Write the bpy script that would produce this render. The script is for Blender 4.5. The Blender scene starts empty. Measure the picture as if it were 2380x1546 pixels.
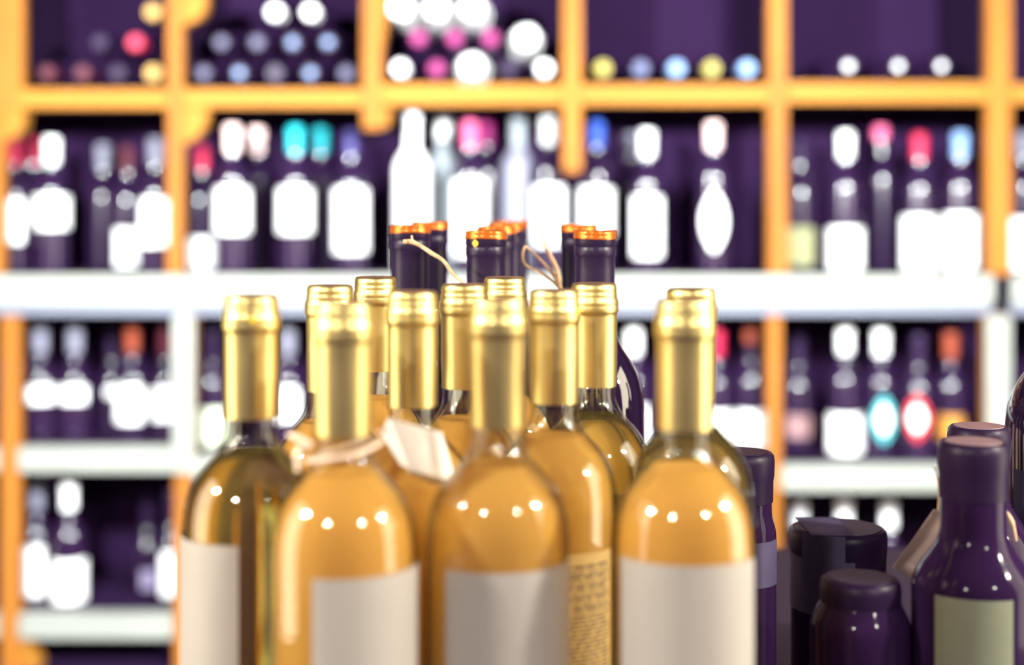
import bpy, bmesh, math, random
from mathutils import Vector, Matrix

random.seed(7)
sc = bpy.context.scene
COL = sc.collection
PI = math.pi

# ------------------------------------------------------------------ camera
FPX = 3305.0            # focal length in pixels of the 2380 px wide frame
CX, HOR = 1190.0, 497.0 # optical axis column, horizon row
TABLE_Z = 0.95
ZC = TABLE_Z + 0.345    # camera height
cam_d = bpy.data.cameras.new('camera')
cam = bpy.data.objects.new('camera', cam_d)
COL.objects.link(cam)
cam.location = (0, 0, ZC)
cam.rotation_euler = (PI / 2, 0, 0)
cam_d.sensor_width = 36.0
cam_d.lens = FPX * 36.0 / 2380.0
cam_d.shift_y = -(773.0 - HOR) / 2380.0
cam_d.clip_start = 0.02
cam_d.dof.use_dof = True
cam_d.dof.focus_distance = 0.985
cam_d.dof.aperture_fstop = 2.55
sc.camera = cam

# ------------------------------------------------------------------ world, lamps, exposure
w = bpy.data.worlds.new('world'); sc.world = w
w.use_nodes = True
w.node_tree.nodes['Background'].inputs[0].default_value = (0.42, 0.27, 0.62, 1)
w.node_tree.nodes['Background'].inputs[1].default_value = 0.20
sc.view_settings.view_transform = 'Standard'
sc.view_settings.look = 'None'
sc.view_settings.exposure = 0.0
sc.view_settings.gamma = 1.0
sc.view_settings.use_curve_mapping = False
sc.cycles.max_bounces = 8
sc.cycles.transmission_bounces = 7
sc.cycles.transparent_max_bounces = 24
sc.cycles.glossy_bounces = 4
sc.cycles.diffuse_bounces = 3
sc.cycles.sample_clamp_indirect = 6.0
sc.cycles.caustics_refractive = True
sc.cycles.use_denoising = True
sc.cycles.use_light_tree = False
sc.cycles.use_adaptive_sampling = True
sc.cycles.adaptive_threshold = 0.04
sc.cycles.adaptive_min_samples = 16


def spot(name, loc, aim, power, deg, col=(1, 1, 1), rad=0.04, blend=0.5):
    l = bpy.data.lights.new(name, 'SPOT')
    l.energy = power; l.color = col; l.shadow_soft_size = rad
    l.spot_size = math.radians(deg); l.spot_blend = blend
    o = bpy.data.objects.new(name, l); COL.objects.link(o)
    o.location = loc
    o.rotation_euler = (Vector(aim) - Vector(loc)).to_track_quat('-Z', 'Y').to_euler()
    return o


def bulb(name, loc, power, col=(1, 1, 1), rad=0.04):
    l = bpy.data.lights.new(name, 'POINT')
    l.energy = power; l.color = col; l.shadow_soft_size = rad
    o = bpy.data.objects.new(name, l); COL.objects.link(o)
    o.location = loc
    return o


# ceiling spots that wash the shelving
COOL = (0.93, 0.97, 1.0)
for i, x in enumerate((-0.80, 0.75)):
    spot('ceiling_spot', (x, 1.25, ZC + 0.43), (x * 0.98, 3.1, ZC - 0.10), 600, 112, COOL, 0.06, 0.5)
# hanging bulbs on both sides of the display table
WARM = (1.0, 0.93, 0.80)
bulb('hanging_bulb', (-1.05, 0.40, ZC + 0.45), 74, WARM, 0.03)
bulb('hanging_bulb', (1.12, 0.55, ZC + 0.42), 86, WARM, 0.03)
bulb('hanging_bulb', (-0.62, -0.55, ZC + 0.62), 44, WARM, 0.03)
bulb('hanging_bulb', (0.95, -0.50, ZC + 0.70), 60, WARM, 0.03)


def area_light(name, loc, aim, wdt, hgt, power, col):
    l = bpy.data.lights.new(name, 'AREA')
    l.shape = 'RECTANGLE'; l.size = wdt; l.size_y = hgt; l.energy = power; l.color = col
    o = bpy.data.objects.new(name, l); COL.objects.link(o)
    o.location = loc
    o.rotation_euler = (Vector(aim) - Vector(loc)).to_track_quat('-Z', 'Y').to_euler()


# area lights added at both sides to streak the gold foil
area_light('added_side_light', (-1.55, 0.62, ZC + 0.10), (0, 0.85, ZC - 0.05), 0.80, 1.6, 26, (1.0, 0.88, 0.66))
area_light('added_side_light', (1.60, 0.72, ZC + 0.10), (0, 0.85, ZC - 0.05), 0.80, 1.6, 30, (1.0, 0.88, 0.66))


# ------------------------------------------------------------------ helpers
def P(px, py, d):
    """point that stands at distance d in the direction of a pixel of the photograph (survey of the place)"""
    return Vector(((px - CX) * d / FPX, d, ZC - (py - HOR) * d / FPX))


def X(px, d): return (px - CX) * d / FPX
def Z(py, d): return ZC - (py - HOR) * d / FPX


def link(name, me, mat=None, parent=None):
    o = bpy.data.objects.new(name, me)
    COL.objects.link(o)
    if mat is not None and not me.materials:
        me.materials.append(mat)
    if parent is not None:
        o.parent = parent
    return o


def empty(name, loc, rz=0.0):
    o = bpy.data.objects.new(name, None)
    o.empty_display_size = 0.02
    COL.objects.link(o)
    o.location = loc
    o.rotation_euler = (0, 0, rz)
    return o


def tag(o, label=None, cat=None, group=None, kind=None):
    if label: o['label'] = label
    if cat: o['category'] = cat
    if group: o['group'] = group
    if kind: o['kind'] = kind
    return o


def smooth(me, deg=35):
    for p in me.polygons: p.use_smooth = True
    try:
        me.set_sharp_from_angle(angle=math.radians(deg))
    except Exception:
        pass
    return me


def lathe(name, prof, seg=48, deg=35):
    """prof: list of (r, z); r == 0 closes an end"""
    bm = bmesh.new()
    rings = []
    for r, z in prof:
        if r <= 1e-7:
            rings.append([bm.verts.new((0, 0, z))])
        else:
            rings.append([bm.verts.new((r * math.cos(2 * PI * i / seg), r * math.sin(2 * PI * i / seg), z)) for i in range(seg)])
    for a, b in zip(rings, rings[1:]):
        for i in range(seg):
            j = (i + 1) % seg
            if len(a) == 1 and len(b) == 1: continue
            if len(a) == 1: bm.faces.new((a[0], b[j], b[i]))
            elif len(b) == 1: bm.faces.new((a[i], a[j], b[0]))
            else: bm.faces.new((a[i], a[j], b[j], b[i]))
    bmesh.ops.recalc_face_normals(bm, faces=bm.faces)
    me = bpy.data.meshes.new(name)
    bm.to_mesh(me); bm.free()
    return smooth(me, deg)


def arc_sheet(name, r, z0, z1, a0, a1, t=0.00018, shape='rect', seg=28):
    """paper wrapped on a cylinder of radius r, angles from the -Y direction, positive to +X; shape 'oval' narrows up and down"""
    bm = bmesh.new()
    rows = 2 if shape == 'rect' else 13
    grid = []
    for k in range(rows):
        f = k / (rows - 1)
        z = z0 + (z1 - z0) * f
        s = 1.0 if shape == 'rect' else max(0.12, math.sin(PI * (0.04 + 0.92 * f)))
        mid = (a0 + a1) / 2; half = (a1 - a0) / 2 * s
        row = []
        for i in range(seg + 1):
            a = mid - half + 2 * half * i / seg
            row.append((bm.verts.new(((r + t) * math.sin(a), -(r + t) * math.cos(a), z)),
                        bm.verts.new((r * math.sin(a), -r * math.cos(a), z))))
        grid.append(row)
    for k in range(rows - 1):
        for i in range(seg):
            bm.faces.new((grid[k][i][0], grid[k][i + 1][0], grid[k + 1][i + 1][0], grid[k + 1][i][0]))
            bm.faces.new((grid[k][i][1], grid[k + 1][i][1], grid[k + 1][i + 1][1], grid[k][i + 1][1]))
        for i in (0, seg):
            bm.faces.new((grid[k][i][0], grid[k + 1][i][0], grid[k + 1][i][1], grid[k][i][1]))
    for k in (0, rows - 1):
        for i in range(seg):
            bm.faces.new((grid[k][i][0], grid[k][i][1], grid[k][i + 1][1], grid[k][i + 1][0]))
    bmesh.ops.recalc_face_normals(bm, faces=bm.faces)
    me = bpy.data.meshes.new(name)
    bm.to_mesh(me); bm.free()
    return smooth(me, 40)


def box_bm(bm, x0, x1, y0, y1, z0, z1):
    vs = [bm.verts.new((x, y, z)) for x in (x0, x1) for y in (y0, y1) for z in (z0, z1)]
    f = lambda *q: bm.faces.new([vs[i] for i in q])
    f(0, 1, 3, 2); f(4, 6, 7, 5); f(0, 4, 5, 1); f(2, 3, 7, 6); f(0, 2, 6, 4); f(1, 5, 7, 3)


def box(name, x0, x1, y0, y1, z0, z1, mat, parent=None, bevel=0.002):
    bm = bmesh.new()
    box_bm(bm, x0, x1, y0, y1, z0, z1)
    bmesh.ops.recalc_face_normals(bm, faces=bm.faces)
    if bevel:
        bmesh.ops.bevel(bm, geom=list(bm.edges), offset=bevel, segments=2, affect='EDGES')
    me = bpy.data.meshes.new(name)
    bm.to_mesh(me); bm.free()
    return link(name, smooth(me, 30), mat, parent)


def tube(name, pts, radii, seg=8, flat=1.0, mat=None, parent=None):
    """a strand through pts with a radius per point; flat < 1 squashes it along Y"""
    bm = bmesh.new()
    pts = [Vector(p) for p in pts]
    # smooth resample (Catmull-Rom)
    out, rad = [], []
    n = len(pts)
    for i in range(n - 1):
        p0, p1, p2, p3 = pts[max(i - 1, 0)], pts[i], pts[i + 1], pts[min(i + 2, n - 1)]
        for k in range(6):
            t = k / 6
            out.append(0.5 * ((2 * p1) + (p2 - p0) * t + (2 * p0 - 5 * p1 + 4 * p2 - p3) * t * t + (3 * p1 - p0 - 3 * p2 + p3) * t ** 3))
            rad.append(radii[i] + (radii[i + 1] - radii[i]) * t)
    out.append(pts[-1]); rad.append(radii[-1])
    rings = []
    for i, p in enumerate(out):
        d = (out[min(i + 1, len(out) - 1)] - out[max(i - 1, 0)]).normalized()
        u = d.cross(Vector((0, 1, 0)))
        if u.length < 1e-4: u = d.cross(Vector((0, 0, 1)))
        u.normalize(); v = d.cross(u).normalized()
        rings.append([bm.verts.new(p + u * rad[i] * math.cos(2 * PI * k / seg) + v * rad[i] * flat * math.sin(2 * PI * k / seg)) for k in range(seg)])
    for a, b in zip(rings, rings[1:]):
        for k in range(seg):
            bm.faces.new((a[k], a[(k + 1) % seg], b[(k + 1) % seg], b[k]))
    bm.faces.new(rings[0][::-1]); bm.faces.new(rings[-1])
    bmesh.ops.recalc_face_normals(bm, faces=bm.faces)
    me = bpy.data.meshes.new(name)
    bm.to_mesh(me); bm.free()
    return link(name, smooth(me, 60), mat, parent)


# ------------------------------------------------------------------ materials
def new_mat(name):
    m = bpy.data.materials.new(name)
    m.use_nodes = True
    nt = m.node_tree
    return m, nt, nt.nodes, nt.links


def principled(name, col, rough=0.5, metal=0.0, var=0.0, scale=60.0, stretch=(1, 1, 1), bump=0.0, spec=0.5, coat=0.0, ior=1.5):
    m, nt, N, L = new_mat(name)
    b = N['Principled BSDF']
    b.inputs['Roughness'].default_value = rough
    b.inputs['Metallic'].default_value = metal
    b.inputs['Specular IOR Level'].default_value = spec
    b.inputs['Coat Weight'].default_value = coat
    b.inputs['IOR'].default_value = ior
    b.inputs['Coat Roughness'].default_value = 0.05
    tc = N.new('ShaderNodeTexCoord'); mp = N.new('ShaderNodeMapping')
    mp.inputs['Scale'].default_value = stretch
    L.new(tc.outputs['Object'], mp.inputs['Vector'])
    nz = N.new('ShaderNodeTexNoise')
    nz.inputs['Scale'].default_value = scale; nz.inputs['Detail'].default_value = 4
    L.new(mp.outputs[0], nz.inputs['Vector'])
    cr = N.new('ShaderNodeValToRGB')
    lo = [max(0, c * (1 - var)) for c in col]; hi = [min(1, c * (1 + var * 0.6)) for c in col]
    cr.color_ramp.elements[0].position = 0.3; cr.color_ramp.elements[1].position = 0.7
    cr.color_ramp.elements[0].color = (*lo, 1); cr.color_ramp.elements[1].color = (*hi, 1)
    L.new(nz.outputs['Fac'], cr.inputs['Fac'])
    L.new(cr.outputs['Color'], b.inputs['Base Color'])
    if bump:
        bp = N.new('ShaderNodeBump'); bp.inputs['Strength'].default_value = bump; bp.inputs['Distance'].default_value = 0.001
        L.new(nz.outputs['Fac'], bp.inputs['Height']); L.new(bp.outputs[0], b.inputs['Normal'])
    return m


def thin_glass(name, tint=(0.97, 0.98, 0.95), ior=1.52):
    m, nt, N, L = new_mat(name)
    N.remove(N['Principled BSDF'])
    out = N['Material Output']
    geo = N.new('ShaderNodeNewGeometry')
    mx = N.new('ShaderNodeMix'); mx.data_type = 'FLOAT'
    mx.inputs[2].default_value = ior; mx.inputs[3].default_value = 1.0 / ior
    L.new(geo.outputs['Backfacing'], mx.inputs[0])
    fr = N.new('ShaderNodeFresnel'); L.new(mx.outputs[0], fr.inputs['IOR'])
    tr = N.new('ShaderNodeBsdfTransparent'); tr.inputs[0].default_value = (*tint, 1)
    gl = N.new('ShaderNodeBsdfGlossy'); gl.inputs['Roughness'].default_value = 0.012
    lw = N.new('ShaderNodeLayerWeight'); lw.inputs[0].default_value = 0.5
    pw = N.new('ShaderNodeMath'); pw.operation = 'POWER'; pw.inputs[1].default_value = 3.5
    L.new(lw.outputs['Facing'], pw.inputs[0])
    tm = N.new('ShaderNodeMix'); tm.data_type = 'RGBA'
    tm.inputs[6].default_value = (*tint, 1); tm.inputs[7].default_value = (0.42, 0.40, 0.26, 1)
    L.new(pw.outputs[0], tm.inputs[0]); L.new(tm.outputs[2], tr.inputs[0])
    ms = N.new('ShaderNodeMixShader')
    L.new(fr.outputs[0], ms.inputs[0]); L.new(tr.outputs[0], ms.inputs[1]); L.new(gl.outputs[0], ms.inputs[2])
    L.new(ms.outputs[0], out.inputs['Surface'])
    return m


def wine(name, tint, body, cloud):
    """a clear refracting liquid (tint) with a share `cloud` of scattering colour (body)"""
    m, nt, N, L = new_mat(name)
    N.remove(N['Principled BSDF'])
    out = N['Material Output']
    rf = N.new('ShaderNodeBsdfRefraction'); rf.inputs['IOR'].default_value = 1.33
    rf.inputs['Color'].default_value = (*tint, 1); rf.inputs['Roughness'].default_value = 0.04
    df = N.new('ShaderNodeBsdfDiffuse'); df.inputs[0].default_value = (*body, 1)
    tl = N.new('ShaderNodeBsdfTranslucent'); tl.inputs[0].default_value = (*body, 1)
    m1 = N.new('ShaderNodeMixShader'); m1.inputs[0].default_value = 0.30
    L.new(df.outputs[0], m1.inputs[1]); L.new(tl.outputs[0], m1.inputs[2])
    m2 = N.new('ShaderNodeMixShader'); m2.inputs[0].default_value = cloud
    L.new(rf.outputs[0], m2.inputs[1]); L.new(m1.outputs[0], m2.inputs[2])
    L.new(m2.outputs[0], out.inputs['Surface'])
    return m


M = {}
M['gold'] = principled('gold_foil', (0.76, 0.60, 0.235), 0.38, 1.0, 0.10, 90, (1, 1, 0.15), 0.12)
M['gold_top'] = principled('gold_foil_top', (0.80, 0.52, 0.30), 0.42, 1.0, 0.25, 300, bump=0.6)
M['yellow_dot'] = principled('yellow_mark', (0.85, 0.62, 0.03), 0.5)  # small yellow dots on the foil collars
M['glass'] = thin_glass('clear_glass')
M['wine'] = wine('amber_wine_glow', (1.0, 0.85, 0.42), (1.0, 0.57, 0.14), 0.63)  # orange glow of light through the bottles put into the body colour
M['wine_clear'] = wine('clear_wine_copy', (0.97, 0.86, 0.42), (0.86, 0.62, 0.14), 0.10)  # same wine with hardly any painted glow, for the see-through bottles
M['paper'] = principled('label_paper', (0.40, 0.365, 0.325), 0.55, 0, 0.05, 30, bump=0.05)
M['paper_back'] = principled('back_label_paper', (0.52, 0.34, 0.10), 0.6, 0, 0.06, 60)
M['print'] = principled('dark_print', (0.06, 0.03, 0.03), 0.6)
M['dark_glass'] = principled('dark_plum_glass', (0.014, 0.0054, 0.023), 0.03, 0, 0.10, 20, ior=1.9)
M['shelf_glass'] = principled('shelf_plum_glass', (0.014, 0.0054, 0.023), 0.15, 0, 0.10, 20, ior=1.62)
M['dark_satin'] = principled('dark_satin_glass', (0.022, 0.0085, 0.037), 0.09, 0, 0.10, 20, spec=0.10)
M['dark_matte'] = principled('black_capsule', (0.020, 0.010, 0.038), 0.34, 0, 0.15, 60, spec=0.28)
M['dark_cap'] = principled('dark_shelf_cap', (0.018, 0.008, 0.031), 0.4, 0, 0.1, 60, spec=0.15)
M['copper'] = principled('orange_wax', (0.80, 0.20, 0.025), 0.22, 0.55, 0.15, 120, bump=0.3)
M['wood'] = principled('orange_wood', (0.25, 0.092, 0.014), 0.6, 0, 0.28, 14, (1, 1, 0.12), 0.15, spec=0.1)
M['wood_h'] = principled('yellow_wood', (0.28, 0.116, 0.016), 0.6, 0, 0.22, 14, (0.12, 1, 1), 0.15, spec=0.1)
M['white'] = principled('white_paint', (0.21, 0.22, 0.19), 0.6, 0, 0.04, 10)
M['rail'] = principled('shaded_white_rail', (0.12, 0.13, 0.17), 0.6)  # white trim coloured blue-grey for the shade under the front board
M['panel'] = principled('plum_back_panel', (0.0135, 0.0050, 0.0225), 0.9, 0, 0.1, 8, spec=0.05)
M['wall'] = principled('plum_wall_paint', (0.02, 0.010, 0.03), 0.9, 0, 0.1, 4, bump=0.1, spec=0.05)
M['floor'] = principled('dark_floor', (0.06, 0.035, 0.08), 0.5, 0, 0.3, 5)
M['table'] = principled('dark_table_wood', (0.025, 0.011, 0.040), 0.6, 0, 0.3, 18, (1, 0.1, 1), 0.1)
M['card'] = principled('white_card', (0.93, 0.91, 0.87), 0.6, 0, 0.03, 40)
M['kraft'] = principled('taupe_card', (0.42, 0.29, 0.27), 0.7, 0, 0.08, 60)
M['greenpaper'] = principled('sage_label', (0.20, 0.215, 0.15), 0.6, 0, 0.08, 40)
M['shadepaper'] = principled('shaded_pale_label', (0.062, 0.05, 0.115), 0.6, 0, 0.2, 50)  # pale paper coloured dark, standing for shade at the right of the table
M['raffia'] = principled('raffia', (0.80, 0.52, 0.30), 0.6, 0, 0.35, 200, bump=0.4)
M['ribbon'] = principled('elastic_band', (0.88, 0.68, 0.52), 0.35, 0, 0.05, 60)
M['greycap'] = principled('grey_top', (0.20, 0.12, 0.13), 0.5, 0, 0.1, 60)
for nm, c, r in (('white', (0.86, 0.87, 0.86), .45), ('blush', (0.86, 0.62, 0.58), .4), ('red', (0.42, 0.012, 0.05), .35), ('pink', (0.60, 0.10, 0.22), .35),
                 ('magenta', (0.22, 0.006, 0.10), .35), ('cyan', (0.01, 0.42, 0.48), .35), ('blue', (0.035, 0.10, 0.50), .35), ('navy', (0.03, 0.025, 0.12), .3),
                 ('silver', (0.17, 0.17, 0.22), .3), ('darkred', (0.07, 0.008, 0.018), .35), ('rust', (0.22, 0.04, 0.018), .4), ('yellow', (0.30, 0.25, 0.04), .4),
                 ('gold', (0.42, 0.25, 0.06), .4), ('skyblue', (0.17, 0.28, 0.48), .4), ('steel', (0.06, 0.07, 0.15), .35), ('grey', (0.22, 0.25, 0.27), .35)):
    M['cap_' + nm] = principled('foil_' + nm, c, r + 0.1, 0, 0.06, 60, spec=0.25)
for nm, c in (('white', (0.87, 0.88, 0.86)), ('green', (0.22, 0.23, 0.10)), ('blush', (0.84, 0.62, 0.58)), ('cyan', (0.04, 0.32, 0.33)), ('red', (0.42, 0.015, 0.02)),
              ('orange', (0.36, 0.15, 0.012)), ('rose', (0.22, 0.12, 0.12)), ('violet', (0.24, 0.20, 0.32)), ('mint', (0.58, 0.64, 0.48))):
    M['lab_' + nm] = principled('paper_' + nm, c, 0.6, 0, 0.05, 40)

# ------------------------------------------------------------------ setting
fl = box('floor', -4, 4, -2.0, 3.5, -0.05, 0, M['floor'], bevel=0); tag(fl, kind='structure')
wb = box('wall_back', -4, 4, 3.42, 3.5, 0, 3.0, M['wall'], bevel=0); tag(wb, kind='structure')

# ------------------------------------------------------------------ shelving
DF = 3.0                    # front plane of the shelving
DB = 3.36                   # back panel
shelf = empty('wine_shelving', (0, DF, 0))
tag(shelf, 'tall orange wooden bottle shelving with white front boards behind the display table', 'shelving')


def sbox(name, px0, px1, py0, py1, mat, d0=DF, d1=DB, bevel=0.003):
    """board of the shelving from its extents on the front plane"""
    o = box(name, X(px0, DF), X(px1, DF), d0 - DF, d1 - DF, Z(py1, DF), Z(py0, DF), mat, shelf, bevel)
    return o


TOPPY = -230
FLOORPY = HOR + (ZC - 0.005) * FPX / DF
sbox('back_panel', -960, 3290, TOPPY, FLOORPY, M['panel'], DB + 0.004, DB + 0.02, 0)
W0, W1 = 640, 706
UP = [(-470, -425), (-30, 40), (388, 424), (842, 886), (1309, 1351), (1787, 1830), (2296, 2352), (2775, 2825)]
for a, b in UP:
    if a == -30:        # the far left upright is slimmer below the yellow board
        sbox('upright', a, 52, TOPPY, 211, M['wood'], DF, DF + 0.032)
        sbox('upright', -60, 40, 211.3, 252.5, M['wood'], DF, DF + 0.032)
        sbox('upright', -60, 6, 252.8, W0 - 1, M['wood'], DF, DF + 0.032)
    elif a in (842, 1309):   # shade put into the shape: fronts cut short, rear posts coloured dark
        sbox('upright', a, b, TOPPY, 300 if a == 842 else 400, M['wood'], DF, DF + 0.032)
        sbox('shaded_post', a + 10, b - 6, 190, W0 - 1, M['panel'], DB - 0.03, DB)
    else:
        sbox('upright', a, b, TOPPY, W0 - 1, M['wood'], DF, DF + 0.032)
    sbox('side_panel', a, b, TOPPY, 190, M['panel'], DF + 0.033, DB)
LOW = [(-470, -425), (0, 44), (405, 452), (842, 886), (1309, 1351), (1785, 1816), (2290, 2345), (2775, 2825)]
for i, (a, b) in enumerate(LOW):
    sbox('upright', a, b, W1 + 26, FLOORPY, M['wood'], DF, DF + 0.032)
for a, b, y1 in ((405, 452, 1098), (2290, 2345, 1400)):
    sbox('white_batten', a, b, W1 + 27, y1, M['white'], DF - 0.014, DF - 0.001)
# yellow boards of the upper cubbies (each bay its own board)
BAYS = list(zip(UP, UP[1:]))
HY = [(212, 252), (208, 250), (208, 248), (197, 243), (197, 242), (192, 238), (195, 240)]
for ((a, b), (c, d)), (y0, y1) in zip(BAYS, HY):
    for dy in (0, -425):
        sbox('shelf_lipping', b + 0.5, c - 0.5, y0 + dy, y1 + dy, M['wood_h'], DF - 0.004, DF + 0.0315)
        sbox('shelf_board', b + 0.5, c - 0.5, y0 + dy, y1 + dy, M['panel'], DF + 0.032, DB)
# yellow wedges in the cubby corners
def wedge(pts, d0=DF + 0.004, d1=DF + 0.045):
    bm = bmesh.new()
    a = [bm.verts.new((X(x, DF), d0 - DF, Z(y, DF))) for x, y in pts]
    b = [bm.verts.new((X(x, DF), d1 - DF, Z(y, DF))) for x, y in pts]
    bm.faces.new(a); bm.faces.new(b[::-1])
    for i in range(len(a)):
        j = (i + 1) % len(a)
        bm.faces.new((a[i], b[i], b[j], a[j]))
    bmesh.ops.recalc_face_normals(bm, faces=bm.faces)
    bmesh.ops.bevel(bm, geom=list(bm.edges), offset=0.002, segments=1, affect='EDGES')
    me = bpy.data.meshes.new('corner_wedge'); bm.to_mesh(me); bm.free()
    link('corner_wedge', me, M['wood_h'], shelf)


wedge([(424.5, 251), (482, 251), (476, 292), (452, 322), (424.5, 334)])
wedge([(6.5, 253), (56, 254), (52, 300), (30, 320), (6.5, 326)])
wedge([(424.5, -20), (480, -20), (476, 22), (458, 44), (424.5, 58)])
wedge([(886.5, 251), (908, 251), (902, 288), (886.5, 300)])
wedge([(886.5, -20), (900, -20), (896, 60), (886.5, 120)])
wedge([(44.5, 1486), (62, 1486), (92, 1546), (88, 1570), (44.5, 1570)])
# long white shelf, with a recessed rail under it
for a, b in ((-470, 2304), (2346, 2825)):
    sbox('white_front', a, b, W0, W1, M['white'], DF - 0.02, DF)
    sbox('shelf_board', a, b, W0, W1, M['panel'], DF + 0.0005, DB)
    sbox('under_rail', a, b, W1 + 0.5, W1 + 25, M['rail'], DF - 0.008, DF + 0.03)
# lower shelves
LB = {0: [(1040, 1096), (1428, 1484)], 1: [(1040, 1096), (1428, 1484)], 2: [(1062, 1118)], 3: [(1070, 1126)], 4: [(1080, 1136)], 5: [(1082, 1140)], 6: [(1085, 1140)]}
LBAYS = list(zip(LOW, LOW[1:]))
for i, ((a, b), (c, d)) in enumerate(LBAYS):
    for y0, y1 in LB[i]:
        sbox('white_front', b + 0.5, c - 0.5, y0, y1, M['white'], DF - 0.01, DF + 0.0315)
        sbox('shelf_board', b + 0.5, c - 0.5, y0, y1, M['panel'], DF + 0.032, DB)
    sbox('shelf_board', b + 0.5, c - 0.5, 1560 + 20 * (i > 1), 1610 + 20 * (i > 1), M['panel'], DF, DB)

# ------------------------------------------------------------------ shelf bottles
SHELF_Z = {'W': Z(W0, DF)}


def shelf_profile(h, r=0.037):
    t = h
    return [(0, 0.006), (r * 0.6, 0.002), (r - 0.003, 0), (r, 0.004), (r, t - 0.125), (r * 0.985, t - 0.115), (r * 0.91, t - 0.104), (r * 0.76, t - 0.094),
            (r * 0.58, t - 0.086), (r * 0.44, t - 0.078), (0.0142, t - 0.068), (0.0138, t - 0.055), (0.0135, t - 0.002), (0.0, t - 0.002)]


def cap_profile(h, ch=0.056):
    t = h
    return [(0.0140, t - ch), (0.0149, t - ch), (0.0150, t - 0.024), (0.0152, t - 0.020), (0.0160, t - 0.018), (0.0161, t - 0.009), (0.0155, t - 0.003), (0.0140, t), (0, t)]


mesh_cache = {}
N_STAND = 0


def stand_bottle(cx, captop, capmat, lab, basez, label, d=3.13, labmat='white', bodymat='shelf_glass', shape='rect', capm=0.056, emblem=False, name='wine_bottle', group='bottles standing in the shelving'):
    """a standing bottle on the shelving: centre column, row of its top, label rectangle (columns and rows)"""
    top = Z(captop + 10, d)
    h = round((top - basez) / 0.004) * 0.004
    root = empty(name, (X(cx, d), d, basez + 0.0006))
    root.rotation_euler[2] = math.atan2(-X(cx, d), d)
    key = ('b', h)
    if key not in mesh_cache: mesh_cache[key] = lathe('bottle_body', shelf_profile(h), 36)
    me = mesh_cache[key] if bodymat == 'shelf_glass' else mesh_cache[key].copy()
    if bodymat != 'shelf_glass': me.materials.clear()
    link('glass_body', me, M[bodymat], root)
    me = lathe('capsule', cap_profile(h, capm), 28)
    link('capsule', me, M[capmat], root)
    if lab:
        x0, x1, y0, y1 = lab
        z0, z1 = Z(y1 - 11, d) - basez, Z(y0 + 11, d) - basez
        z0 = max(z0, 0.008)
        z1 = min(z1, h - 0.128)
        half = min(82, max(30, (x1 - x0 - 26) * d / FPX / 2 / 0.037 * 57.3))
        half = math.degrees(math.asin(min(0.985, max(0.3, (x1 - x0 - 22) * d / FPX / 2 / 0.037))))
        off = math.asin(max(-0.8, min(0.8, ((x0 + x1) / 2 - cx) * d / FPX / 0.037)))
        half = math.radians(half)
        me = arc_sheet('front_label', 0.0372, z0, z1, off - half, off + half, 0.0003, shape, 20)
        lo = link('front_label', me, M['lab_' + labmat], root)
        if shape == 'oval' and labmat != 'white':
            zm, zh = (z0 + z1) / 2, (z1 - z0) * 0.3
            link('label_centre', arc_sheet('label_centre', 0.0376, zm - zh, zm + zh, off - half * 0.55, off + half * 0.55, 0.0002, 'oval', 10), M['lab_white'], lo)
        if emblem:
            me = arc_sheet('emblem', 0.0376, (z0 + z1) / 2 - 0.004, (z0 + z1) / 2 + 0.026, off - 0.16, off + 0.16, 0.0002, 'oval', 8)
            link('emblem', me, M['cap_blush'], lo)
    tag(root, label, 'bottle', group)
    return root


zW = SHELF_Z['W']
B = 3.25  # stands in the second row of a cubby
SB = stand_bottle
# ---- long white shelf
SB(30, 316, 'cap_red', (-6, 62, 455, 575), zW, 'red-capped bottle with white label hard by the far left upright, long white shelf')
SB(78, 312, 'cap_red', None, zW, 'red-capped bottle half hidden behind the white-capped one, long white shelf', d=B)
SB(120, 312, 'cap_white', (68, 172, 446, 542), zW, 'white-capped bottle with square white label beside two red-capped bottles')
SB(240, 328, 'cap_silver', None, zW, 'bottle with dim grey cap and no label showing, middle of leftmost cubby', d=3.26)
SB(297, 330, 'cap_darkred', (258, 328, 522, 628), zW, 'dull red-capped bottle with low narrow white label, leftmost cubby', d=3.175)
SB(362, 314, 'cap_silver', (318, 402, 453, 582), zW, 'silver-capped bottle with tall white label beside the second upright', d=3.085)
SB(468, 328, 'cap_red', (428, 506, 543, 637), zW, 'red-capped bottle with low white label, first one after second upright', d=3.155)
SB(540, 285, 'cap_blush', (484, 598, 428, 552), zW, 'pale pink-capped bottle with broad square white label, second cubby', d=3.085)
SB(597, 290, 'cap_blush', None, zW, 'pale pink-capped bottle standing behind its twin, second cubby', d=B)
SB(686, 285, 'cap_cyan', (629, 743, 428, 552), zW, 'bright turquoise-capped bottle with broad square white label')
SB(746, 288, 'cap_cyan', None, zW, 'turquoise-capped bottle without visible label behind the brighter turquoise one', d=B)
SB(815, 296, 'cap_navy', (766, 864, 408, 598), zW, 'navy-capped bottle with very tall white label bearing a small pink emblem', emblem=True)
SB(958, 255, 'cap_white', None, zW, 'all-white bottle, tallest and broadest of the pale ones in centre cubby', bodymat='cap_white')
SB(1030, 258, 'cap_white', None, zW, 'white-necked bottle tucked behind the all-white bottle', bodymat='cap_grey', d=B)
SB(1092, 273, 'cap_pink', (1036, 1144, 410, 604), zW, 'pink-capped bottle with tall white label, centre cubby')
SB(1128, 272, 'cap_magenta', None, zW, 'magenta-capped bottle peeping out behind the pink-capped one', d=B)
SB(1204, 257, 'cap_grey', None, zW, 'grey glassy bottle without label between pink-capped and white-capped bottles', bodymat='cap_silver', capm=0.12, d=3.2)
SB(1275, 264, 'cap_white', (1230, 1322, 424, 580), zW, 'white-capped bottle with white label left of the middle upright')
SB(1386, 272, 'cap_blue', (1325, 1434, 428, 560), zW, 'royal blue-capped bottle with white label right of the middle upright')
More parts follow.
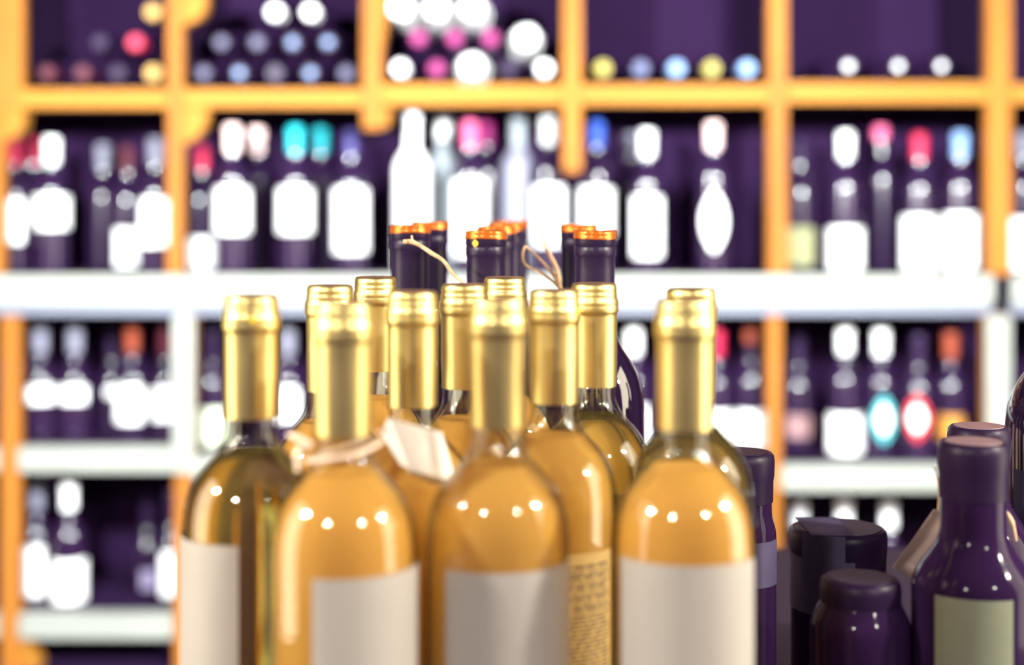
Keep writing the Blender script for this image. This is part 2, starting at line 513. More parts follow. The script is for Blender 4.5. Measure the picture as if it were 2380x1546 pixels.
SB(1466, 302, 'cap_silver', None, zW, 'silver-capped bottle half behind the white-capped one, fourth cubby', d=B)
SB(1504, 294, 'cap_white', (1462, 1548, 448, 608), zW, 'white-capped bottle with tall narrow white label, alone in fourth cubby')
SB(1658, 278, 'cap_blush', (1622, 1698, 436, 594), zW, 'blush-capped bottle with oval white label, fourth cubby', shape='oval', labmat='white')
SB(1858, 312, 'dark_cap', (1806, 1898, 518, 628), zW, 'dark-capped bottle with olive green label, fifth cubby', labmat='green')
SB(1965, 298, 'cap_white', (1904, 2028, 520, 640), zW, 'white-capped bottle with low broad white label beside the green-labelled one')
SB(2047, 284, 'cap_pink', None, zW, 'pale pink-capped bottle set back between white-capped and red-capped bottles', d=B, capm=0.03)
SB(2137, 304, 'cap_red', (2084, 2187, 493, 642), zW, 'red-capped bottle with large white label, fifth cubby')
SB(2232, 298, 'cap_skyblue', (2189, 2284, 488, 642), zW, 'pale blue-capped bottle with large white label next to the wide upright')
SB(2378, 300, 'cap_silver', (2332, 2424, 498, 642), zW, 'bottle with white label cut off by the right edge, upper shelf')
# ---- lower shelf, far left bay
z1 = Z(1040, DF)
SB(94, 750, 'cap_silver', (52, 134, 846, 944), z1, 'silver-capped bottle with square white label, left one of a pair below white shelf')
SB(174, 748, 'cap_silver', (130, 209, 846, 944), z1, 'silver-capped bottle with square white label, right one of a pair below white shelf')
SB(262, 756, 'dark_cap', (236, 300, 858, 930), z1, 'dark-capped bottle with short white label beside the rust-capped one', d=3.2, labmat='white')
SB(308, 748, 'cap_rust', (254, 338, 872, 990), z1, 'rust-capped bottle with long white label below long white shelf')
SB(386, 752, 'cap_darkred', (344, 408, 864, 984), z1, 'dark red-capped bottle with white label touching the white batten')
z2 = Z(1428, DF)
SB(84, 1112, 'cap_silver', (40, 110, 1252, 1388), z2, 'silver-capped bottle with tall white label, bottom left cubby')
SB(160, 1112, 'cap_white', (103, 213, 1286, 1424), z2, 'white-capped bottle with large white label, bottom left cubby', d=3.09)
SB(344, 1140, 'dark_cap', (318, 374, 1306, 1394), z2, 'dark-capped bottle with dim violet label, bottom left cubby', labmat='violet', d=3.2)
SB(400, 1128, 'dark_cap', (364, 436, 1232, 1388), z2, 'dark-capped bottle with white label touching the bright leftmost gold bottle', d=3.11)
# ---- lower shelf, second bay
z3 = Z(1062, DF)
SB(492, 760, 'dark_cap', (448, 536, 936, 1066), z3, 'dark-capped bottle with mint label just right of the white batten', labmat='mint')
SB(669, 752, 'cap_silver', (634, 704, 852, 984), z3, 'dim silver-capped bottle with white label seen between two gold caps')
# ---- lower shelf, fourth bay
z4 = Z(1080, DF)
SB(1473, 756, 'cap_white', (1432, 1518, 930, 1050), z4, 'white-capped bottle in the gap between gold-capped bottles')
SB(1665, 760, 'cap_red', (1624, 1712, 942, 1050), z4, 'red-capped bottle with white label peeping past the gold cap')
SB(1746, 756, 'cap_rust', (1704, 1790, 942, 1050), z4, 'rust-capped bottle with white label beside slim orange upright', capm=0.03)
# ---- lower shelf, fifth bay
z5 = Z(1082, DF)
SB(1856, 766, 'dark_cap', (1818, 1894, 950, 1024), z5, 'dark-capped bottle with dull rose label right of slim orange upright', labmat='rose', d=3.2)
SB(1964, 754, 'cap_white', (1918, 2022, 950, 1082), z5, 'white-capped bottle with large white label beside the turquoise-labelled bottle')
SB(2048, 758, 'cap_white', (2018, 2092, 906, 1036), z5, 'white-capped bottle with turquoise oval label', labmat='cyan', shape='oval')
SB(2136, 770, 'dark_cap', (2092, 2172, 900, 1032), z5, 'dark-capped bottle with bright red oval label', d=3.09, labmat='red', shape='oval')
SB(2210, 766, 'cap_rust', (2168, 2248, 950, 1030), z5, 'rust-capped bottle with orange label beside white batten', labmat='orange')
# ---- bottom shelf, fifth bay: only the caps show
z6 = Z(1580, DF)
SB(1858, 1156, 'cap_white', (1810, 1900, 1300, 1440), z6, 'white-capped bottle nearest the slim upright, bottom shelf behind dark jars', labmat='violet')
SB(1962, 1148, 'cap_white', (1918, 2006, 1300, 1440), z6, 'white-capped bottle in the middle, bottom shelf behind dark jars', labmat='violet')
SB(2066, 1158, 'cap_white', (2020, 2110, 1300, 1440), z6, 'white-capped bottle behind the taupe tag, bottom shelf', labmat='violet')

# small inner ovals on the coloured labels
# ------------------------------------------------------------------ bottles lying in the top cubbies
lie_h = 0.30
ME_LIE = lathe('lying_body', shelf_profile(lie_h), 30)
ME_LIE.materials.append(M['shelf_glass'])
ME_WRAP = lathe('wrapped_body', shelf_profile(lie_h, 0.032), 30)
ME_WRAP.materials.append(M['shelf_glass'])
R_L = 0.0372


def lie_bottle(cx, cz, capmat, label, wrap=False, d=3.03, small=False):
    """a bottle lying with its neck towards the room"""
    root = empty('lying_bottle', (X(cx, DF), d, cz))
    # local: bottle axis along -Y, mouth at d
    rot = Matrix.Rotation(PI / 2, 4, 'X')       # z -> -y
    def put(name, me, mat, parent=root):
        o = link(name, me, mat, parent)
        o.matrix_local = Matrix.Translation((0, lie_h, 0)) @ rot
        return o
    put('glass_body', ME_WRAP if wrap else ME_LIE, None)
    if wrap:
        t = lie_h
        prof = [(0.0340, t - 0.20), (0.0345, t - 0.125), (0.034, t - 0.10), (0.030, t - 0.08), (0.026, t - 0.05), (0.027, t - 0.02), (0.022, t + 0.004), (0.012, t + 0.008), (0, t + 0.006)]
        me = lathe('paper_wrap', prof, 26)
        for v in me.vertices:
            k = 1 + 0.07 * math.sin(v.co.z * 190 + math.atan2(v.co.y, v.co.x) * 5)
            v.co.x *= k; v.co.y *= k
        put('paper_wrap', me, M['lab_white'])
    else:
        k = ('lc', capmat, small)
        if k not in mesh_cache:
            pr = cap_profile(lie_h)
            mesh_cache[k] = lathe('capsule', pr, 24); mesh_cache[k].materials.append(M['dark_cap'] if small else M[capmat])
        co = put('capsule', mesh_cache[k], None)
        if small:  # pale disc painted on for the lamp highlight on a dark cap
            if 'painted_glint' not in mesh_cache:
                mesh_cache['painted_glint'] = {}
            if capmat not in mesh_cache['painted_glint']:
                mesh_cache['painted_glint'][capmat] = lathe('painted_glint', [(0.0075, lie_h), (0.0072, lie_h + 0.0012), (0, lie_h + 0.0016)], 20)
                mesh_cache['painted_glint'][capmat].materials.append(M[capmat])
            s = link('painted_glint', mesh_cache['painted_glint'][capmat], None, co)
    tag(root, label, 'bottle', 'bottles lying in the top cubbies')
    return root


def board_top(i): return HY[i][0]


def ROW(i, k): return Z(HY[i][0], DF) + R_L + 0.0008 + k * 0.0652


LB_ = lie_bottle
T = 'top left cubby'
LB_(98, ROW(1, 0), 'cap_darkred', 'dim dark red lying cap, first in bottom row of ' + T)
LB_(181, ROW(1, 0), 'cap_darkred', 'dim dark red lying cap, second in bottom row of ' + T)
LB_(264, ROW(1, 0), 'dark_cap', 'unlit dark lying cap, third in bottom row of ' + T)
LB_(346, ROW(1, 0), 'cap_gold', 'gold lying cap resting on the yellow board, ' + T)
LB_(222, ROW(1, 1), 'dark_cap', 'unlit dark lying cap in the second row of ' + T)
LB_(305, ROW(1, 1), 'cap_red', 'red lying cap between two gold ones, ' + T)
LB_(346, ROW(1, 2), 'cap_gold', 'gold lying cap highest in the ' + T)
NAMES = {'cap_steel': 'steel blue', 'cap_skyblue': 'pale blue', 'dark_cap': 'no'}
for px, k, c, sm, t in (
        (466, 0, 'cap_steel', True, 'first in bottom row'), (549.5, 0, 'cap_skyblue', True, 'second in bottom row'), (633, 0, 'dark_cap', False, 'third in bottom row'),
        (716.5, 0, 'cap_skyblue', True, 'fourth in bottom row'), (800, 0, 'cap_steel', True, 'last in bottom row'),
        (508, 1, 'cap_steel', True, 'first in second row'), (591.5, 1, 'cap_steel', True, 'second in second row'), (675, 1, 'cap_skyblue', True, 'third in second row'), (758, 1, 'cap_skyblue', True, 'last in second row')):
    LB_(px, ROW(2, k), c, 'dark lying bottle with %s painted glint, %s, second top cubby' % (NAMES[c], t), small=sm)
LB_(633, ROW(2, 2), 'cap_white', 'white lying cap highest in second top cubby, farther from the third upright')
LB_(716.5, ROW(2, 2), 'cap_white', 'white lying cap highest in second top cubby, nearer the third upright')
T = 'centre top cubby'
LB_(928, ROW(3, 0), 'cap_white', 'white lying cap on the board at the start of ' + T)
LB_(1013, ROW(3, 0), 'cap_magenta', 'magenta lying cap on the board, ' + T)
LB_(1097, ROW(3, 0), None, 'white paper-wrapped lying bottle on the board, ' + T, wrap=True, d=2.99)
LB_(1182, ROW(3, 0), 'dark_cap', 'dark-capped lying bottle on the board, ' + T)
LB_(1266, ROW(3, 0), 'cap_white', 'white lying cap on the board at the end of ' + T)
LB_(970, ROW(3, 1), 'cap_magenta', 'magenta lying cap first in second row, ' + T)
LB_(1055, ROW(3, 1), 'cap_magenta', 'magenta lying cap second in second row, ' + T)
LB_(1139.5, ROW(3, 1), 'cap_magenta', 'magenta lying cap third in second row, ' + T)
LB_(1224, ROW(3, 1), None, 'white paper-wrapped lying bottle in second row, ' + T, wrap=True)
LB_(928, ROW(3, 2), None, 'white paper-wrapped lying bottle first in top row, ' + T, wrap=True)
LB_(1013, ROW(3, 2), None, 'white paper-wrapped lying bottle second in top row, ' + T, wrap=True)
LB_(1097, ROW(3, 2), None, 'white paper-wrapped lying bottle third in top row, ' + T, wrap=True)
for px, c, t in ((1404, 'cap_yellow', 'yellow lying cap nearest the middle upright, fourth top cubby'), (1493, 'cap_steel', 'dim steel blue lying cap between yellow and pale blue, fourth top cubby'),
                 (1577, 'cap_skyblue', 'pale blue lying cap in the middle of fourth top cubby'), (1660, 'cap_yellow', 'yellow lying cap between two pale blue ones, fourth top cubby'), (1743, 'cap_skyblue', 'pale blue lying cap at the end of fourth top cubby')):
    LB_(px, ROW(4, 0), c, t)
for px, t in ((1980, 'first'), (2097, 'second'), (2198, 'third')):
    LB_(px, ROW(5, 0), 'cap_white', 'dark lying bottle with small white painted glint, %s of three in fifth top cubby' % t, small=True)

# ------------------------------------------------------------------ display table
tb = empty('display_table', (0, 0.95, 0)); tag(tb, 'dark display table carrying the gold-capped wine bottles', 'table')
box('table_top', -0.19, 0.72, -0.38, 0.52, TABLE_Z - 0.035, TABLE_Z, M['table'], tb, 0.004)
for x in (-0.15, 0.67):
    for y in (-0.33, 0.47):
        box('leg', x - 0.03, x + 0.03, y - 0.03, y + 0.03, 0.0005, TABLE_Z - 0.0355, M['table'], tb, 0.003)
box('apron', -0.12, 0.64, -0.345, -0.325, TABLE_Z - 0.13, TABLE_Z - 0.0355, M['table'], tb, 0.002)
box('apron', -0.12, 0.64, 0.465, 0.485, TABLE_Z - 0.13, TABLE_Z - 0.0355, M['table'], tb, 0.002)

# ------------------------------------------------------------------ gold-capped white wine bottles
H = 0.300
mm = 0.001
OUT = [(66, 13.4), (72, 13.5), (76, 14.3), (80, 15.9), (84, 18.4), (88, 21.9), (92, 25.7), (96, 29.0), (100, 31.6), (105, 33.9), (110, 35.4), (116, 36.6), (123, 37.3), (130, 37.5)]


def glass_profile():
    pr = [(0, H - 0.002), (13.0 * mm, H - 0.002), (13.4 * mm, H - 0.004)]
    pr += [(r * mm, H - z * mm) for z, r in OUT]
    pr += [(37.5 * mm, 0.006), (36.2 * mm, 0.0012), (34 * mm, 0), (24 * mm, 0.003), (10 * mm, 0.018), (0, 0.022)]
    return pr


def inner_profile():
    off = 2.3
    pr = [(0, H - 0.010), (9.2 * mm, H - 0.010), (9.6 * mm, H - 0.06)]
    pr += [((r - off - (1.6 if z < 78 else 0.6 if z < 84 else 0)) * mm, H - z * mm) for z, r in OUT]
    pr += [(35.2 * mm, 0.012), (33 * mm, 0.006), (24 * mm, 0.009), (10 * mm, 0.024), (0, 0.028)]
    return pr


def wine_profile(level):
    """level: distance of the surface below the top, mm"""
    off = 2.8
    pts = [(z, r - off - (1.2 if z < 84 else 0)) for z, r in OUT]
    # radius at the level
    for (z0, r0), (z1, r1) in zip(pts, pts[1:]):
        if z0 <= level <= z1:
            rl = r0 + (r1 - r0) * (level - z0) / (z1 - z0)
    pr = [(0, H - level * mm), ((rl - 1.2) * mm, H - level * mm), (rl * mm, H - (level - 0.6) * mm)]
    pr += [(r * mm, H - z * mm) for z, r in pts if z > level + 0.5]
    pr += [(34.7 * mm, 0.0128), (32.6 * mm, 0.0068), (24 * mm, 0.0098), (10 * mm, 0.0248), (0, 0.0288)]
    return pr


CAPS = [(0, 0.35), (11.8, 0.35), (12.6, 0), (13.5, 0.25), (14.2, 1.2), (14.55, 2.8), (14.7, 4.6), (14.45, 5.5), (14.75, 6.3), (14.95, 8.0), (14.7, 9.0),
        (15.35, 10.2), (15.7, 11.6), (15.75, 13.5), (15.6, 14.0), (15.72, 14.6), (15.72, 17.4), (15.45, 18.6), (14.85, 19.6), (14.7, 21.0), (14.62, 34), (14.5, 50), (14.3, 66), (13.9, 66.1), (13.7, 60)]


def capsule_mesh():
    me = lathe('gold_capsule', [(r * mm, H - z * mm) for r, z in CAPS], 72, 60)
    for v in me.vertices:   # hand-pressed foil: faint unevenness
        a = math.atan2(v.co.y, v.co.x); z = (H - v.co.z) * 1000
        k = 1 + 0.004 * math.sin(3 * a + z * 0.21) + 0.003 * math.sin(7 * a - z * 0.5)
        v.co.x *= k; v.co.y *= k
    return me


def glass_mesh():
    bm = bmesh.new()
    for pr in (glass_profile(), inner_profile()):
        me = lathe('tmp', pr, 72, 40)
        bm.from_mesh(me); bpy.data.meshes.remove(me)
    me = bpy.data.meshes.new('bottle_glass')
    bm.to_mesh(me); bm.free()
    me.materials.append(M['glass'])
    return smooth(me, 40)


GLASS = glass_mesh()
CAPSULE = capsule_mesh(); CAPSULE.materials.append(M['gold'])
TOPDISC = lathe('top_disc', [(11.6 * mm, H - 0.25 * mm), (11.5 * mm, H - 0.02 * mm), (7.5 * mm, H - 0.05 * mm), (7.2 * mm, H + 0.15 * mm), (0, H + 0.12 * mm)], 40)
TOPDISC.materials.append(M['gold_top'])
WINE = lathe('wine_fill', wine_profile(86), 72, 40); WINE.materials.append(M['wine'])
WINE_C = lathe('wine_fill_clear', wine_profile(85), 72, 40); WINE_C.materials.append(M['wine_clear'])
GB_GROUP = 'gold-capped white wine bottles on the table'


def gold_bottle(cx, d, label, front=None, back=None, clear=False, dot=None, spin=0.0):
    x = X(cx, d)
    facing = -math.atan2(x, d)          # direction towards the photographer
    root = empty('wine_bottle', (x, d, TABLE_Z + 0.0005), 0)
    g = link('glass_body', GLASS, None, root)
    link('wine', WINE_C if clear else WINE, None, root)
    c = link('gold_capsule', CAPSULE, None, root); c.rotation_euler[2] = spin
    link('top_disc', TOPDISC, None, c)
    if front:
        a0, a1, top = front
        me = arc_sheet('front_label', 0.0377, H - (top + 118) * mm, H - top * mm, facing + math.radians(a0), facing + math.radians(a1), 0.00016, seg=40)
        link('front_label', me, M['paper'], root)
    if back:
        a0, a1, top = back
        me = arc_sheet('back_label', 0.0377, H - (top + 112) * mm, H - top * mm, facing + math.radians(a0), facing + math.radians(a1), 0.00016, seg=30)
        link('back_label', me, M['paper_back'], root)
    if dot is not None:
        me = arc_sheet('foil_dot', 0.01578, H - 14.5 * mm, H - 10.5 * mm, facing + math.radians(dot - 7), facing + math.radians(dot + 7), 0.0002, 'oval', 8)
        link('foil_dot', me, M['yellow_dot'], c)
    tag(root, label, 'bottle', GB_GROUP)
    return root


G = {}
G[1] = gold_bottle(584, 0.775, 'leftmost gold-capped bottle of clear greenish wine with white label turned away', (-120, -10, 128), None, True, dot=-20, spin=0.4)
G[2] = gold_bottle(798, 0.715, 'gold-capped amber wine bottle wearing the white folded price tag', (-23, 93, 130), (150, 245, 124), spin=1.3)
G[3] = gold_bottle(767, 0.890, 'gold-capped bottle mostly hidden behind the bottle with the price tag', (20, 140, 140), spin=2.0)
G[4] = gold_bottle(873, 1.005, 'farthest gold-capped bottle, sharp cap in front of the dark orange-topped bottles at left', (100, 220, 140), spin=2.6)
G[5] = gold_bottle(958, 0.820, 'gold-capped bottle directly behind the white folded price tag', (150, 270, 140), dot=86, spin=3.3)
G[6] = gold_bottle(1079, 0.905, 'gold-capped bottle half behind the middle front bottle, to its left', (120, 240, 140), spin=4.0)
G[7] = gold_bottle(1157, 0.742, 'middle front gold-capped amber bottle with blank white label, cap slightly dented', (-44, 80, 134), (140, 235, 130), spin=4.6)
G[8] = gold_bottle(1173, 1.005, 'far gold-capped bottle peeping over the middle front bottle', (120, 240, 140), spin=5.2)
G[9] = gold_bottle(1288, 0.835, 'gold-capped amber bottle showing a printed back label with barcode', (170, 290, 140), None, dot=84, spin=5.9)
G[10] = gold_bottle(1381, 0.914, 'gold-capped bottle before the dark bottle with round shoulder', (150, 270, 140), clear=True, spin=0.9)
G[11] = gold_bottle(1591, 0.733, 'rightmost front gold-capped amber bottle with broad blank white label', (-57, 66, 128), (135, 225, 116), spin=1.7)
G[12] = gold_bottle(1606, 0.848, 'gold-capped bottle right behind the rightmost front one, only outline showing', (120, 240, 140), clear=True, spin=2.4)

# printed back label of bottle 9
root = G[9]
fac = -math.atan2(root.location.x, root.location.y)
zt = H - 147 * mm
lab = link('back_label', arc_sheet('back_label', 0.0377, zt - 0.110, zt, fac + math.radians(-12), fac + math.radians(58), 0.00016, seg=30), M['paper_back'], root)
bm = bmesh.new()
random.seed(11)


def print_bar(bm, a0, a1, z0, z1, r=0.03795, slope=0.0):
    n = max(1, int((a1 - a0) / 3))
    prev = None
    for i in range(n + 1):
        a = math.radians(a0 + (a1 - a0) * i / n) + fac
        dz = slope * (a0 + (a1 - a0) * i / n)
        cur = (bm.verts.new((r * math.sin(a), -r * math.cos(a), z0 + dz)), bm.verts.new((r * math.sin(a), -r * math.cos(a), z1 + dz)))
        if prev: bm.faces.new((prev[0], cur[0], cur[1], prev[1]))
        prev = cur


z = zt - 0.007
k = 0
while z > zt - 0.066:
    big = k % 2 == 0 and z > zt - 0.032
    hgt = 0.0016 if big else 0.0011
    a = -8 + random.uniform(0, 4)
    while a < 52:
        wd = random.uniform(4, 14)
        print_bar(bm, a, min(a + wd, 54), z - hgt, z, slope=0.000012)
        a += wd + random.uniform(1.5, 3)
    z -= 0.0036 if big else 0.0024
    k += 1
for i in range(14):
    a = 28 + i * 1.7
    print_bar(bm, a, a + random.choice((0.6, 0.9, 1.2)), zt - 0.088, zt - 0.069)
for i in range(4):
    print_bar(bm, -6 + i * 7, -2 + i * 7, zt - 0.075, zt - 0.070)
me = bpy.data.meshes.new('print'); bm.to_mesh(me); bm.free()
pr = link('print', me, M['print'], lab); tag(pr, 'tiny dark lines of print and a barcode', kind='stuff')

# ------------------------------------------------------------------ folded price tag on bottle 2
tg = empty('price_tag', P(960, 1040, 0.765)); tag(tg, 'white folded card tag hanging from the neck of a front gold-capped bottle', 'tag')


def panel(name, quad, t, mat, parent, base):
    """a card with four corners (world points) and thickness t"""
    q = [Vector(p) - base for p in quad]
    n = (q[1] - q[0]).cross(q[3] - q[0]).normalized() * t
    bm = bmesh.new()
    a = [bm.verts.new(p) for p in q]; b = [bm.verts.new(p + n) for p in q]
    bm.faces.new(a[::-1]); bm.faces.new(b)
    for i in range(4):
        j = (i + 1) % 4
        bm.faces.new((a[i], a[j], b[j], b[i]))
    bmesh.ops.recalc_face_normals(bm, faces=bm.faces)
    bmesh.ops.bevel(bm, geom=list(bm.edges), offset=t * 0.3, segments=1, affect='EDGES')
    me = bpy.data.meshes.new(name); bm.to_mesh(me); bm.free()
    return link(name, me, mat, parent)


base = tg.location.copy()
panel('card_face', [P(906, 972, 0.752), P(1027, 1005, 0.776), P(1062, 1122, 0.779), P(952, 1092, 0.752)], 0.0006, M['card'], tg, base)
panel('card_flap', [P(904, 971, 0.7515), P(951, 1091, 0.7515), P(930, 1082, 0.772), P(884, 1008, 0.772)], 0.0006, M['card'], tg, base)
panel('card_bottom', [P(951, 1094, 0.7525), P(1058, 1124, 0.7785), P(1010, 1128, 0.783), P(946, 1100, 0.770)], 0.0005, M['card'], tg, base)
# elastic band round the neck, with its loose end
nx, ny = X(798, 0.715), 0.715
ring = []
for i in range(25):
    a = 2 * PI * i / 24
    r = 0.0178 + 0.0010 * math.sin(a * 3)
    px = nx + r * 1.06 * math.cos(a); py = ny + r * math.sin(a)
    ring.append(Vector((px, py, TABLE_Z + H - 0.0745 + 0.0045 * math.cos(a) + 0.0006 * math.sin(2 * a))) - base)
tube('band', ring, [0.0012] * 25, 8, 0.6, M['ribbon'], tg)
tail = [(716, 1036), (700, 1044), (692, 1062), (693, 1082), (690, 1096)]
tube('band_end', [P(x, y, 0.712 - i * 0.001) - base for i, (x, y) in enumerate(tail)], [0.0016, 0.0022, 0.0019, 0.0016, 0.001], 8, 0.6, M['ribbon'], tg)
tube('band_loop', [P(878, 1004, 0.735) - base, P(892, 1000, 0.742) - base, P(902, 1004, 0.7500) - base], [0.001, 0.001, 0.001], 6, 1, M['ribbon'], tg)
tube('band_wisp', [P(725, 1036, 0.705) - base, P(690, 1018, 0.708) - base, P(668, 1010, 0.712) - base], [0.0016, 0.0017, 0.0009], 8, 0.6, M['ribbon'], tg)

# ------------------------------------------------------------------ dark bottles with orange tops
def dark_bottle(cx, d, topy, label, dot=None, labmat='lab_blush'):
    h = Z(topy, d) - TABLE_Z
    root = empty('dark_wine_bottle', (X(cx, d), d, TABLE_Z + 0.0005))
    t = h
    pr = [(0, 0.02), (0.012, 0.016), (0.028, 0.003), (0.034, 0), (0.0365, 0.005), (0.0372, 0.01), (0.0372, t - 0.142), (0.0368, t - 0.130), (0.0352, t - 0.117), (0.0315, t - 0.106), (0.0265, t - 0.097), (0.021, t - 0.089), (0.017, t - 0.081), (0.0146, t - 0.073), (0.0138, t - 0.06), (0.0135, t - 0.002), (0, t - 0.002)]
    link('glass_body', lathe('dark_glass_body', pr, 64), M['dark_glass'], root)
    cp = [(0.0142, t - 0.070), (0.0149, t - 0.0695), (0.0150, t - 0.030), (0.0148, t - 0.0205), (0.0155, t - 0.019), (0.0158, t - 0.0175), (0.0158, t - 0.0128), (0.0153, t - 0.0120), (0.0158, t - 0.0112), (0.0158, t - 0.0066), (0.0130, t - 0.0062)]
    c = link('capsule', lathe('black_capsule', cp, 56, 45), M['dark_matte'], root)
    wx = [(0.0150, t - 0.0066), (0.0162, t - 0.0064), (0.0163, t - 0.0045), (0.0158, t - 0.0032), (0.0162, t - 0.0020), (0.0158, t - 0.0004), (0.0150, t), (0.0118, t - 0.0003), (0.0112, t - 0.0012), (0, t - 0.0012)]
    me = lathe('orange_top', wx, 56, 60)
    for v in me.vertices:
        a = math.atan2(v.co.y, v.co.x)
        v.co.z += 0.0004 * math.sin(a * 2 + cx)
    link('orange_top', me, M['copper'], root)
    if dot is not None:
        link('foil_dot', arc_sheet('foil_dot', 0.01585, t - 0.0125, t - 0.0068, math.radians(dot - 9), math.radians(dot + 9), 0.0003, 'oval', 8), M['yellow_dot'], c)
    link('front_label', arc_sheet('front_label', 0.0373, t - 0.27, t - 0.160, math.radians(-75), math.radians(75), 0.0002, seg=30), M[labmat], root)
    tag(root, label, 'bottle', 'dark bottles with orange tops behind the gold-capped ones')
    return root


dark_bottle(953, 1.125, 524, 'dark orange-topped bottle, nearer one of the two behind the straw strand')
dark_bottle(1000, 1.212, 516, 'dark orange-topped bottle half hidden, farther one beside the straw strand')
dark_bottle(1130, 1.081, 537, 'dark orange-topped bottle with yellow dab, front of the middle row', dot=-30)
dark_bottle(1154, 1.160, 527, 'dark orange-topped bottle second in the receding middle row')
dark_bottle(1176, 1.268, 520, 'dark orange-topped bottle third in the receding middle row')
dark_bottle(1190, 1.35, 514, 'dark orange-topped bottle last in the receding middle row')
dark_bottle(1345, 1.20, 523, 'dark orange-topped bottle behind the one with round shoulder showing')
dark_bottle(1383, 1.073, 537, 'dark orange-topped bottle whose round dark shoulder shows beside a gold cap')

# raffia strands tied round the dark necks
def strand(label, pts, d, r, name='raffia_strand'):
    b = P(*pts[-1], d)
    o = tube(name, [P(x, y, d + 0.002 * math.sin(i)) - b for i, (x, y) in enumerate(pts)], r, 8, 0.5, M['raffia'])
    o.location = b
    return tag(o, label, 'straw', 'raffia strands on dark bottles')


long_strand = strand('frayed raffia strand crossing the dark bottle second from left', [(937, 562), (955, 562), (975, 570), (1002, 588), (1030, 606), (1052, 636), (1076, 660), (1096, 700)], 1.045, [.0016, .0018, .0014, .0016, .0013, .0014, .0011, .001])
fr = tube('frayed_end', [P(x, y, 1.044) - long_strand.location for x, y in ((957, 547), (958, 556), (963, 564))], [.0006, .0008, .0009], 8, 0.5, M['raffia'], long_strand)
strand('curled raffia loop hanging between the dark orange-topped bottles', [(1300, 668), (1286, 640), (1262, 610), (1232, 582), (1220, 574), (1215, 596), (1222, 616), (1252, 632), (1284, 654), (1304, 676)], 1.10, [.0014, .0014, .0012, .001, .001, .0012, .0012, .001, .001, .001])
strand('straight pale raffia blade rising beside the curled loop', [(1240, 490), (1254, 530), (1272, 580), (1292, 622), (1300, 660), (1304, 700)], 1.11, [.0004, .0009, .0015, .002, .0018, .0014])

# ------------------------------------------------------------------ dark squat bottles on the right
def squat(cx, d, topy, label, r=0.0363, neck=0.0195, capw=0.0208, shoulder=(48, 92), capmat='greycap', lab=None, labmat='greenpaper', name='squat_bottle', cat='bottle'):
    h = Z(topy, d) - TABLE_Z
    root = empty(name, (X(cx, d), d, TABLE_Z + 0.0005))
    t = h
    s0, s1 = shoulder[0] * mm, shoulder[1] * mm
    pr = [(0, 0.012), (r * 0.6, 0.003), (r - 0.004, 0), (r, 0.004), (r, t - s1)]
    for k in range(1, 9):
        f = k / 8
        e = 0.5 + 0.5 * math.cos(PI * f)
        pr.append((neck + (r - neck) * e, t - s1 + (s1 - s0) * f))
    pr += [(neck, t - 0.02), (neck, t - 0.004), (0, t - 0.004)]
    link('glass_body', lathe('squat_body', pr, 56), M['dark_satin'], root)
    cp = [(neck + 0.0003, t - 0.034), (capw - 0.0008, t - 0.034), (capw - 0.0006, t - 0.020), (capw, t - 0.016), (capw + 0.0004, t - 0.006), (capw - 0.0004, t - 0.0016), (capw - 0.002, t), (capw - 0.004, t), (0, t)]
    c = link('cap', lathe('squat_cap', cp, 48), M['dark_cap'], root)
    link('top_disc', lathe('squat_top', [(capw - 0.004, t), (capw - 0.0045, t + 0.0006), (0, t + 0.0004)], 40), M[capmat], c)
    if lab:
        a0, a1, y0, y1 = lab
        fac_ = -math.atan2(X(cx, d), d)
        z1 = Z(y0, d - r) - TABLE_Z; z0 = max(0.01, Z(y1, d - r) - TABLE_Z)
        link('front_label', arc_sheet('front_label', r + 0.0002, z0, z1, fac_ + math.radians(a0), fac_ + math.radians(a1), 0.0002, seg=26), M[labmat], root)
    tag(root, label, cat, 'dark bottles at the right of the table')
    return root


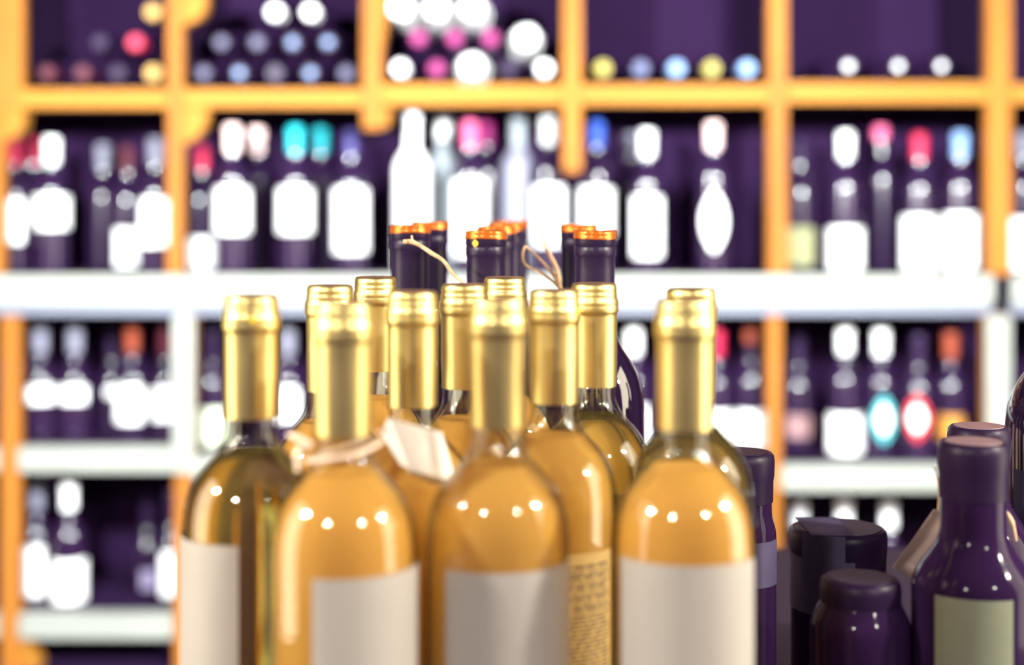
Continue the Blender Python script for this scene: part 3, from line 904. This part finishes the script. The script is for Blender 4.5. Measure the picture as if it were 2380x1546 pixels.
squat(2262, 0.860, 1028, 'dark wide-necked bottle with sage green label and taupe tag', lab=(-36, 37, 1400, 1740), shoulder=(52, 88), r=0.0363)
squat(2275, 0.985, 992, 'dark wide-necked bottle just behind the sage-labelled one', shoulder=(46, 84))
squat(1722, 1.000, 1052, 'dark bottle with pale label painted as shaded wedged behind the rightmost gold-capped bottles', r=0.0245, neck=0.0215, capw=0.0232, shoulder=(40, 58), lab=(0, 85, 1266, 1372), labmat='shadepaper', capmat='dark_cap')
# tall dark bottle at the right edge
o = dark_bottle(2460, 1.03, 572, 'tall dark bottle cut off by the right edge, behind the wide-necked bottles', labmat='shadepaper')
# jars
j1 = squat(1948, 1.05, 1228, 'dark jar with a paper sealing strip over its lid', r=0.0345, neck=0.0330, capw=0.0352, shoulder=(38, 48), lab=(-85, 20, 1300, 1440), labmat='shadepaper', capmat='dark_cap', name='jar', cat='jar')
h1 = Z(1228, 1.05) - TABLE_Z
fj = -math.atan2(X(1948, 1.05), 1.05)
link('seal_strip', arc_sheet('seal_strip', 0.0362, h1 - 0.037, h1 + 0.0012, fj + math.radians(-44), fj + math.radians(8), 0.0003, seg=14), M['shadepaper'], j1)
ts = box('seal_strip', -0.0255, 0.005, -0.0300, 0.030, h1 + 0.0007, h1 + 0.0012, M['shadepaper'], j1, 0)
squat(2000, 0.870, 1345, 'low round-shouldered dark jar before the one with the paper sealing strip', r=0.0300, neck=0.0225, capw=0.0240, shoulder=(8, 30), capmat='dark_cap', name='jar', cat='jar')

# taupe tag of the sage-labelled bottle
ct = empty('card_tag', P(2130, 1270, 0.886)); tag(ct, 'taupe card tag hanging behind the neck of the sage-labelled bottle', 'tag')
b0 = ct.location.copy()
panel('card', [P(2170, 1184, 0.884), P(2074, 1319, 0.892), P(2150, 1360, 0.906), P(2236, 1190, 0.886)], 0.0006, M['kraft'], ct, b0)
tube('cord', [P(2180, 1190, 0.885) - b0, P(2182, 1140, 0.880) - b0, P(2176, 1096, 0.872) - b0, P(2172, 1084, 0.866) - b0], [0.0005] * 4, 6, 1, M['raffia'], ct)
tube('cord', [P(2338, 1190, 0.885) - b0, P(2352, 1215, 0.884) - b0, P(2362, 1258, 0.884) - b0], [0.0012, 0.0016, 0.0006], 6, 0.6, M['raffia'], ct)
